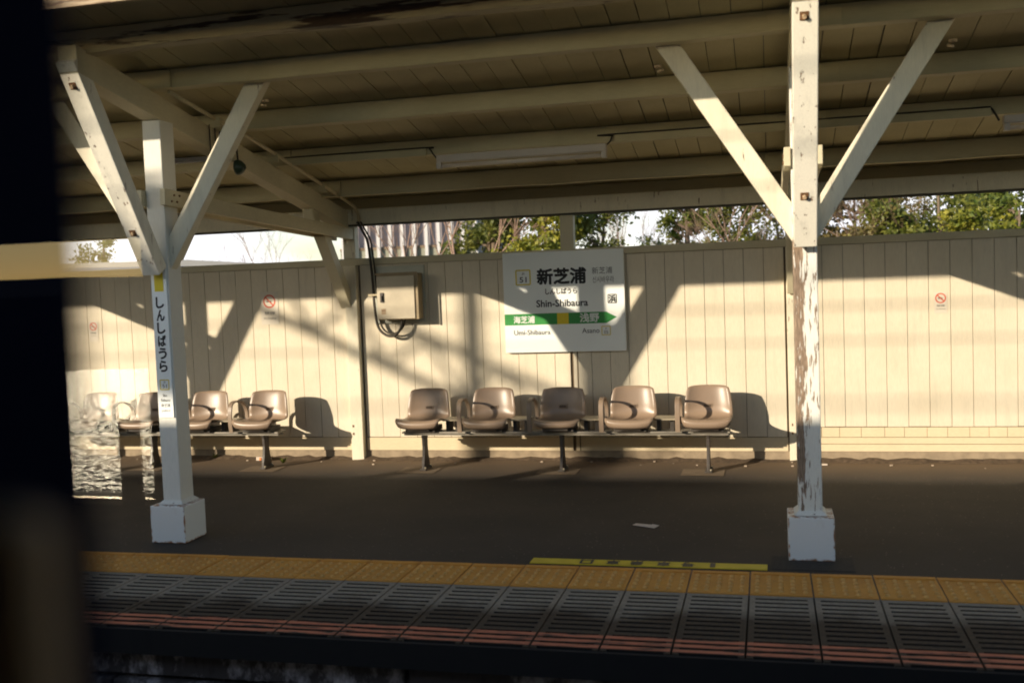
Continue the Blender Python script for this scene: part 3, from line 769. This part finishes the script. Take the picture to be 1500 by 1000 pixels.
# shallow raceway and cable on the fourth purlin
rw = thing('raceway', (-1.8, 7.2, 2.5), 'flat cream cable raceway fixed along the purlin on both sides of the tube lamp', 'cable cover')
for (a, b) in ((-3.60, -2.40), (-1.02, 1.40)):
    mb = MB(); mb.box(a, b, 7.196, 7.2185, 2.492, 2.545); mb.build('cover_strip', M['backplate'] if False else M['purlin'], rw, bevel=.003)
    s = 1 if a < -2 else 0
    e = b if s else a
    pts = crv([(a if s else b, 7.205, 2.551), ((b-.05) if s else (a+.06), 7.205, 2.551), (b+.02 if s else a-.01, 7.205, 2.54), (b+.05 if s else a-.035, 7.205, 2.50), (b+.075 if s else a-.075, 7.205, 2.47)], 4)
    mb = MB(); mb.tube(pts, .0055, 6); mb.build('cable', M['cable'], rw)
    if not s:
        pts = crv([(1.36, 7.205, 2.551), (1.40, 7.205, 2.545), (1.425, 7.205, 2.51), (1.45, 7.205, 2.46)], 4); mb = MB(); mb.tube(pts, .007, 6); mb.build('cable', M['cable'], rw)
def lamp(x0, label):
    t = thing('tube_lamp', (x0+.61, 7.17, 2.4), label, 'lamp', 'tube lamps under the canopy')
    mb = MB(); mb.box(x0, x0+1.24, 7.16, 7.219, 2.435, 2.487); mb.build('lamp_housing', M['lampbody'], t, bevel=.004)
    mb = MB(); mb.tube([(x0+.035, 7.175, 2.408), (x0+1.205, 7.175, 2.408)], .0155, 12); mb.build('lamp_tube', M['tube'], t)
    for e in (x0, x0+1.205):
        mb = MB(); mb.box(e, e+.035, 7.155, 7.20, 2.388, 2.434); mb.build('tube_holder', M['lampbody'], t, bevel=.003)
lamp(-2.315, 'unlit fluorescent tube lamp under the roof above the station name sign')
lamp(1.470, 'unlit fluorescent tube lamp under the roof at the right of the photo')
# bell and hanger rods on the left rafter
be = thing('platform_bell', (-3.56, 6.58, 2.42), 'dark green round bell hanging beside the left rafter', 'bell')
mb = MB()
P0 = [(0, .0), (.012, .030), (.03, .046), (.06, .052)]
for i, (dx_, r_) in enumerate(P0[:-1]): pass
mb.tube([(-3.60+.0, 6.60, 2.425), (-3.585, 6.60, 2.425), (-3.565, 6.60, 2.425), (-3.54, 6.60, 2.425)], [.055, .054, .045, .02], 16); mb.build('gong', M['bell'], be)
mb = MB(); mb.tube([(-3.59, 6.60, 2.47), (-3.60, 6.60, 2.60)], .008, 6); mb.build('bracket', M['leg'], be)
hg = thing('hanger_frame', (-3.56, 6.3, 2.5), 'dark iron rods bolted around the left rafter behind the post', 'bracket')
mb = MB()
for yy in (6.28, 6.35, 6.41): mb.tube([(-3.615, yy, zrest(yy)-.0), (-3.615, yy, 2.47)], .005, 6)
mb.build('rod', M['leg'], hg)
mb = MB(); mb.box(-4.05, -3.60, 6.30, 6.36, 2.445, 2.475); mb.build('cross_bar', M['leg'], hg)

# ------------------------------------------------------------------ small things on the platform
bs = tag(MB(), None) if False else None
st = thing('boarding_mark', (-.67, 5.49, .005), 'yellow floor strip with upside-down boarding position lettering beside the tactile tiles', 'floor sign')
mb = MB(); mb.box(-1.315, -.042, 5.440, 5.538, .0006, .0050); mb.build('strip', M['ystrip'], st)
def fl(u, v, n): return (u, v, .0056+n)
for ch, x_ in (('1', -.325), ('号', -.455), ('車', -.585), ('乗', -.730), ('車', -.860), ('口', -1.005)):
    text_mesh(ch, x_, 5.489, .020 if ch == '1' else .066, .074, fl, 'lettering', M['black_ink'], st, 0.0009, .022, math.pi)
mb = MB()
mb.poly([(-.865, 6.345, .006), (-.72, 6.275, .005), (-.69, 6.31, .016), (-.845, 6.385, .008)], [(0, 1, 2, 3)]); mb.poly([(-.72, 6.275, .005), (-.69, 6.31, .016), (-.735, 6.33, .018), (-.76, 6.295, .01)], [(0, 1, 2, 3)])
tag(mb.build('paper_scrap', M['paper']), 'crumpled pale scrap of paper lying on the shaded asphalt', 'litter')
mb = MB(); mb.box(-4.60, -4.47, 8.50, 8.56, .006, .04); mb.box(-4.565, -4.545, 8.494, 8.4995, .01, .035, 1); mb.box(-4.50, -4.475, 8.494, 8.4995, .008, .038, 2)
tag(mb.build('snack_wrapper', [M['wrapper'], M['orange'], M['gcol']], bevel=.006), 'orange and white snack wrapper at the foot of the wall near the left bench', 'litter')
mb = MB(); mb.box(.34, .42, 8.46, 8.49, .002, .012); tag(mb.build('paper_scrap', M['paper'], bevel=.002), 'tiny white paper bit near the wall right of the peeling post', 'litter')
rn = random.Random(3)
mb = MB()
for k in range(26):
    x_ = rn.uniform(-6, 2.6); y_ = rn.uniform(8.35, 8.6); s_ = rn.uniform(.006, .016)
    mb.box(x_, x_+s_*1.4, y_, y_+s_, .001, s_*.7)
tag(mb.build('pebbles', plain('pale_grit', (.40, .32, .24), .9, .3, 30)), 'pale grit and pebbles strewn along the foot of the wall', 'gravel', kind='stuff')
def weed(x_, y_, label, h_, seed):
    rn = random.Random(seed); mb = MB()
    for k in range(14):
        a = rn.uniform(0, 6.28); r_ = rn.uniform(.02, .06); hz = rn.uniform(.3, 1)*h_; wd = .012
        b = Vector((x_, y_, .002)); tp = Vector((x_+r_*math.cos(a), y_+r_*.5*math.sin(a), hz)); sd = Vector((-math.sin(a), math.cos(a), 0))*wd
        mb.poly([b-sd*.4, b+sd*.4, (b+tp)/2+sd+Vector((0, 0, .01)), tp, (b+tp)/2-sd+Vector((0, 0, .01))], [(0, 1, 2, 3, 4)])
    tag(mb.build('weed', M['leafg']), label, 'plant', 'weeds at the foot of the wall')
weed(-5.08, 8.60, 'small green weed by the wall behind the left bench, left of the wrapper', .06, 1)
weed(-4.28, 8.40, 'low green weed beside the right pedestal of the left bench', .07, 2)

# ------------------------------------------------------------------ trees and buildings behind the wall
def leafy(x, y, top, rad, m, label, n=2600, seed=0, cen=None, base=-1.3, leaf=.10, gap=.5, sub=None):
    rn = random.Random(seed)
    t = thing('leafy_tree', (x, y, base), label, 'tree', 'trees behind the wall')
    H = top-base; mb = MB()
    tips = []
    trunk = [(x, y, base), (x+rn.uniform(-.1, .1), y, base+H*.35), (x+rn.uniform(-.15, .15), y, base+H*.65), (x+rn.uniform(-.1, .1), y, base+H*.93)]
    mb.tube(trunk, [.11, .085, .05, .015], 7)
    for k in range(16):
        f_ = rn.uniform(.3, .95); p = Vector(trunk[1]).lerp(Vector(trunk[3]), (f_-.3)/.65)
        a = rn.uniform(0, 6.28); L = rad*rn.uniform(.5, 1)*(1.15-.5*f_)
        q = p+Vector((math.cos(a)*L, math.sin(a)*L, L*rn.uniform(.3, .8)))
        mb.tube([p, (p+q)/2+Vector((0, 0, -.03)), q], [.035, .02, .006], 5); tips.append(q)
        for kk in range(3):
            q2 = q+Vector((rn.uniform(-1, 1), rn.uniform(-1, 1), rn.uniform(-.4, .8)))*rad*.35
            mb.tube([(p+q)/2, q2], [.012, .004], 4); tips.append(q2)
    mb.build('trunk', M['bark'], t)
    mb = MB(); two = MB()
    cl = [(q, rn.uniform(.14, .36)*rad) for q in tips if rn.random() > gap*.35]
    for k in range(int(n*2.4)):
        q, r_ = cl[rn.randrange(len(cl))]
        d = Vector((rn.gauss(0, 1), rn.gauss(0, 1), rn.gauss(0, .8)))*r_*.6
        c = q+d
        if c.z > top: c.z = top-rn.random()*.3
        nrm = Vector((rn.gauss(0, 1), rn.gauss(0, 1)-.4, rn.gauss(0, 1)+.5)).normalized()
        s1 = nrm.orthogonal().normalized(); s2 = nrm.cross(s1); a = rn.uniform(0, 6.28)
        u_ = s1*math.cos(a)+s2*math.sin(a); v_ = nrm.cross(u_); L = leaf*rn.uniform(.6, 1.35)
        tgt = two if (sub and (c-cl[0][0]).length < rad*.9 and rn.random() < .7) else mb
        tgt.poly([c-u_*L*.5, c+v_*L*.28, c+u_*L*.5, c-v_*L*.28], [(0, 1, 2, 3)])
    mb.build('crown', m, t)
    if sub and two.f: two.build('yellow_leaves', sub, t)
def bare(x, y, top, label, seed=0, base=-1.3, m='twig', spread=.55, depth=6, r0=.045):
    rn = random.Random(seed); t = thing('bare_tree', (x, y, base), label, 'tree', 'leafless trees behind the wall')
    mb = MB()
    def grow(p, d, L, r_, k):
        q = p+d*L
        mb.tube([p, (p+q)/2+Vector((rn.uniform(-.04, .04), rn.uniform(-.04, .04), 0))*L, q], [r_, r_*.8, r_*.62], 5 if k > 2 else 3, cap=False)
        if k == 0: return
        for j in range(3 if k < 4 else 3):
            nd_ = (d+Vector((rn.uniform(-1, 1), rn.uniform(-1, 1), rn.uniform(-.25, .7)))*spread).normalized()
            grow(p.lerp(q, rn.uniform(.55, 1)), nd_, L*rn.uniform(.55, .8), r_*.55, k-1)
    H = top-base; grow(Vector((x, y, base)), Vector((rn.uniform(-.05, .05), 0, 1)), H*.42, r0, depth)
    mb.build('branches', M[m], t)
def atpx(px, Y_):
    d = FW+(px-750)/1506.58*RT-(330-500)/1506.58*UP
    return d.x*Y_/d.y
leafy(atpx(715, 20), 20, 4.2, .8, M['leafg'], 'olive tree with gaps in its crown just left of the sign', 3000, 1, leaf=.10)
leafy(atpx(800, 17.5), 17.5, 3.15, .85, M['leafb'], 'bright green bushy tree directly above the left part of the sign', 3600, 2, leaf=.09)
leafy(atpx(835, 18.5), 18.5, 3.6, .6, M['leafg'], 'green tree showing on both sides of the upright stud above the sign', 2600, 3, leaf=.09)
leafy(atpx(888, 22), 22, 3.5, .8, M['leafg'], 'thin grey-green tree above the right edge of the sign', 1900, 4, leaf=.09)
leafy(atpx(945, 23), 23, 2.62, .45, M['leafg'], 'low round shrub just right of the sign', 900, 5, leaf=.08)
leafy(atpx(1003, 21), 21, 3.45, .7, M['leafd'], 'tall narrow dark tree between the sign and the left brace of the peeling post', 3000, 6, leaf=.09)
leafy(atpx(1062, 20), 20, 3.2, .8, M['leafg'], 'brownish half-bare tree left of the peeling post', 3400, 7, leaf=.08)
leafy(atpx(1095, 21), 21, 3.1, .5, M['leafg'], 'small green tree left of the left brace foot', 900, 8, leaf=.08)
leafy(atpx(1258, 19), 19, 3.05, 1.0, M['leafo'], 'broad olive-brown tree right of the peeling post', 5200, 9, leaf=.09)
leafy(atpx(1225, 18), 18, 2.45, .6, M['leafg'], 'low green bush right beside the right brace', 1500, 10, leaf=.09)
leafy(atpx(1285, 18), 18, 2.55, .6, M['leafo'], 'low brown bush under the broad olive tree', 1400, 11, leaf=.08)
leafy(atpx(1372, 19), 19, 3.25, .75, M['leafg'], 'green tree with yellow autumn leaves above the right no smoking notice', 2200, 12, leaf=.09, sub=M['leafy'])
leafy(atpx(1432, 21), 21, 3.5, .9, M['leafd'], 'tall spreading green tree near the right edge', 2300, 13, leaf=.10)
leafy(atpx(1490, 17), 17, 2.62, .85, M['leafd'], 'dense dark green tree at the right edge', 3600, 14, leaf=.09)
leafy(atpx(1420, 16.5), 16.5, 2.35, .6, M['leafb'], 'low bright green hedge bush below the spreading tree', 2200, 15, leaf=.08)
leafy(atpx(150, 24), 24, 3.45, .8, M['leafg'], 'faint green tree above the grey shed roof at the left', 1300, 16, leaf=.10)
leafy(atpx(1560, 18), 18, 3.0, .9, M['leafg'], 'green tree just beyond the right edge of the photo', 2400, 17, leaf=.09)
leafy(atpx(1322, 18), 18, 2.75, .6, M['leafg'], 'small olive tree between the broad tree and the yellow-leaved tree', 2200, 41, leaf=.08)
leafy(atpx(1395, 22), 22, 3.3, .8, M['leafo'], 'brownish tree behind the yellow-leaved tree', 2400, 42, leaf=.08)
leafy(atpx(1140, 22), 22, 3.2, .7, M['leafo'], 'brown thinly leaved tree just left of the peeling post', 1600, 43, leaf=.08)
leafy(atpx(1000, 22), 22, 2.9, .6, M['leafd'], 'dark rounded tree right of the gap beside the sign', 2600, 44, leaf=.08)
bare(atpx(610, 19), 19, 4.2, 'leafless pinkish tree before the left part of the finned building', 21, spread=.6)
bare(atpx(655, 18), 18, 4.4, 'leafless reddish tree before the right end of the finned building', 22, spread=.6, r0=.055)
bare(atpx(932, 24), 24, 3.6, 'slender leafless tree right of the sign', 25, spread=.35)
bare(atpx(1128, 19), 19, 3.7, 'leafless tree against the sky between brace and peeling post', 28, spread=.6, r0=.05)
bare(atpx(1335, 19), 19, 3.6, 'slender leafless tree between the two green trees on the right', 29, spread=.5)
bare(atpx(352, 22), 22, 3.1, 'faint leafless shrub in the bright gap right of the left post', 31, spread=.7, r0=.04)
bare(atpx(415, 23), 23, 3.1, 'faint leafless shrub left of the knee brace', 32, spread=.7, r0=.04)
# white finned building
fb = thing('finned_building', (-10.8, 31, -1.3), 'mauve-grey building with upright white fins behind the wall corner', 'building')
mb = MB(); mb.box(-13.0, -8.60, 30.2, 36, -1.3, 5.2); mb.build('facade', M['clad'], fb)
mb = MB(); mb.box(-13.01, -8.59, 30.12, 30.198, -1.3, 2.74); mb.build('lower_band', M['clad2'], fb)
mb = MB(); mb.box(-13.01, -8.59, 30.09, 30.119, 2.70, 2.78); mb.build('sill_rail', M['bark'], fb)
for k in range(12):
    xx = -12.90+.391*k; mb = MB(); mb.box(xx, xx+.10, 29.97, 30.085, -1.3, 5.15); mb.build('fin', M['fin'], fb)
# low grey shed
sh = thing('grey_shed', (-12, 18, -1.3), 'low shed with a grey sheet roof seen over the wall at the left', 'building')
mb = MB(); mb.box(-22, -6.6, 16.1, 24, -1.3, 1.86); mb.build('shed_walls', M['shed'], sh)
mb = MB()
P = [(-22, 15.8, 1.90), (-6.2, 15.8, 1.90), (-6.2, 15.8, 1.86), (-22, 15.8, 1.86), (-22, 20, 2.42), (-12.2, 20, 2.30), (-9.9, 20, 2.10), (-6.2, 20, 1.97)]
mb.poly(P, [(0, 1, 7, 6, 5, 4), (0, 3, 2, 1)]); mb.build('shed_roof', M['roofgrey'], sh)

# ------------------------------------------------------------------ the train the photograph is taken from
def ptx(px, py, Y_):
    d = FW+(px-750)/1506.58*RT-(py-500)/1506.58*UP
    return EYE+d*(Y_/d.y)
tr = thing('train_carriage', (-3, -1.2, -1.1), 'dark carriage window frame and glass in the left foreground, out of focus', 'train')
g = .17; TN, TF = .27, 2*g-2.95                       # near face, far wall
TX0, TX1 = -22., 9.
xe = ptx(150, 500, .262).x
mb = MB()
mb.box(TX0, TX1, .20, TN, -.9, .72); mb.box(TX0, TX1, .20, TN, 1.98, 2.60)
mb.box(1.3, 1.9, .20, TN, .7205, 1.9795)
for k in range(1, 8): mb.box(-1.9-1.9*k, -1.3-1.9*k, .20, TN, .7205, 1.9795)
mb.box(-1.9, xe-.10, .20, TN, .7205, 1.9795)
mb.build('side_wall', M['trainout'], tr)
mb = MB(); mb.box(xe-.0995, xe, .195, .262, .7205, 1.9795); mb.build('window_pillar', M['navy'], tr, bevel=.01)
zc = ptx(60, 742, .19).z
mb = MB(); mb.box(xe-.12, ptx(84, 800, .19).x, .182, .1945, .73, zc); mb.build('brown_lining', M['brown'], tr, bevel=.006)
ga = .0245
mb = MB(); mb.poly([(-1.0, g+1.0*ga, .72), (1.28, g-1.28*ga, .72), (1.28, g-1.28*ga, 1.97), (-1.0, g+1.0*ga, 1.97)], [(0, 1, 2, 3)]); mb.build('window_pane', M['glass'], tr)
mb = MB()   # roof: curved shell
P = []; N = 16
for xx in (TX0, TX1):
    for i in range(N+1):
        a = i/N; yy = TN+(TF-.07-TN)*a; zz = 2.60+.40*(1-abs(2*a-1)**2.6)
        P.append((xx, yy, zz))
mb.poly(P, [(i, i+1, N+1+i+1, N+1+i) for i in range(N)], 0, True); mb.build('carriage_roof', M['trainout'], tr)
mb = MB(); mb.box(TX0, TX1, TF, .199, 2.22, 2.25); mb.build('ceiling', M['interior'], tr)
mb = MB(); mb.box(TX0, TX1, TF, .199, -.02, .0); mb.build('floor', M['interior'], tr)
# far wall with window openings; the right end of one is at x=-1.97
mb = MB(); y0, y1 = TF-.06, TF
mb.box(TX0, TX1, y0, y1, -.9, .872); mb.box(TX0, TX1, y0, y1, 1.752, 2.60)
def mirror_hit(px, py, TF=TF):
    p = ptx(px, py, g); p = ptx(px, py, g-p.x*.0245); d = (p-EYE).normalized(); n = Vector((math.sin(.0245), math.cos(.0245), 0))
    r_ = d-2*d.dot(n)*n; return p+r_*((TF-p.y)/r_.y)
wr_ = mirror_hit(214, 500).x
0 and print('WIN', mirror_hit(214, 345), mirror_hit(212, 735), mirror_hit(60, 735))
wins = [(wr_-2.3, wr_), (-7.6, -5.3), (-10.7, -8.4)]
xs = sorted(wins); prev = TX0
for a, b in xs: mb.box(prev, a, y0, y1, .8725, 1.7515); prev = b
mb.box(prev, TX1, y0, y1, .8725, 1.7515)
for a, b in xs:      # rounded upper and lower corners
    for (cx_, sx_) in ((a, 1), (b, -1)):
        for (cz_, sz_) in ((1.752, -1), (.872, 1)):
            r_ = .05; P = [(cx_, y1-.02, cz_)]
            for k in range(7):
                an = R(90*k/6); P.append((cx_+sx_*(r_-r_*math.sin(an)), y1-.02, cz_+sz_*(r_-r_*math.cos(an))))
            mb.poly(P, [tuple(range(len(P)))])
mb.build('far_side_wall', M['interior'], tr)
mb = MB(); mb.box(mirror_hit(184, 650, TF+.3).x, mirror_hit(207, 650, TF+.3).x, TF+.30, TF+.33, .4, mirror_hit(196, 615, TF+.3).z); mb.build('seat_end_rail', M['navy'], tr)
mb = MB(); mb.box(mirror_hit(-120, 500, TF+.1).x, mirror_hit(88, 500, TF+.1).x, TF+.08, TF+.11, .5, mirror_hit(60, 434, TF+.1).z); mb.build('glitter_blocker', M['navy'], tr)  # added dark panel, keeps the sea glitter off the left of the pane
mb = MB(); mb.box(wr_-2.4, wr_+.03, TF+.001, TF+.025, .845, .868); mb.build('window_ledge', plain('bright_ledge', (.6, .5, .35), .3, .05, metal=.5), tr)

# ------------------------------------------------------------------ unseen mast by the far track, added to shade the left post and wall
ms = thing('shade_mast', (-13.0, -6.1, -1.25), 'unseen steel mast with a lattice arm and a drum, added beyond the train for its shade', 'mast')
mb = MB(); mb.tube([(-13.0, -4.6, -1.25), (-13.0, -4.6, 7.4)], [.10, .07], 12); mb.build('mast_pole', M['trainout'], ms)
mb = MB()
for z_ in (5.20, 5.62): mb.beam((-13, -6.75, z_), (-13, -1.3, z_), .07, .07, (1, 0, 0))
k = -6.75; f_ = 0
while k < -1.6:
    mb.beam((-13, k, 5.20 if f_ else 5.62), (-13, k+.45, 5.62 if f_ else 5.20), .04, .04, (1, 0, 0)); k += .45; f_ = 1-f_
mb.build('lattice_arm', M['trainout'], ms)
mb = MB(); mb.tube([(-13.0, -6.05, 5.15), (-13.0, -6.05, 6.42)], .18, 16); mb.build('shade_drum', M['trainout'], ms)  # drum added to darken the left post

ow = thing('overhead_wires', (0, -1.13, 4.46), 'thin overhead wires strung above the far track, beyond the train', 'wires')
for yy, zz_, r_ in ((-1.13, 4.46, .008), (-1.13, 4.74, .009), (-6.75, 5.95, .014)):
    mb = MB(); mb.tube([(-40, yy, zz_), (-13, yy, zz_), (20, yy, zz_)], r_, 6); mb.build('wire', M['cable'], ow)

mt_, tt_, pp_ = mat('tinted_far_glass'); tt_.nodes.remove(pp_)
tb_ = nd(tt_, 'ShaderNodeBsdfTransparent'); tb_.inputs[0].default_value = (.62, .60, .52, 1); tt_.links.new(tb_.outputs[0], tt_.nodes['Material Output'].inputs[0])
for a, b in xs:
    mb = MB(); mb.poly([(a, TF-.035, .87), (b, TF-.035, .87), (b, TF-.035, 1.755), (a, TF-.035, 1.755)], [(0, 1, 2, 3)]); mb.build('far_window_pane', mt_, tr)
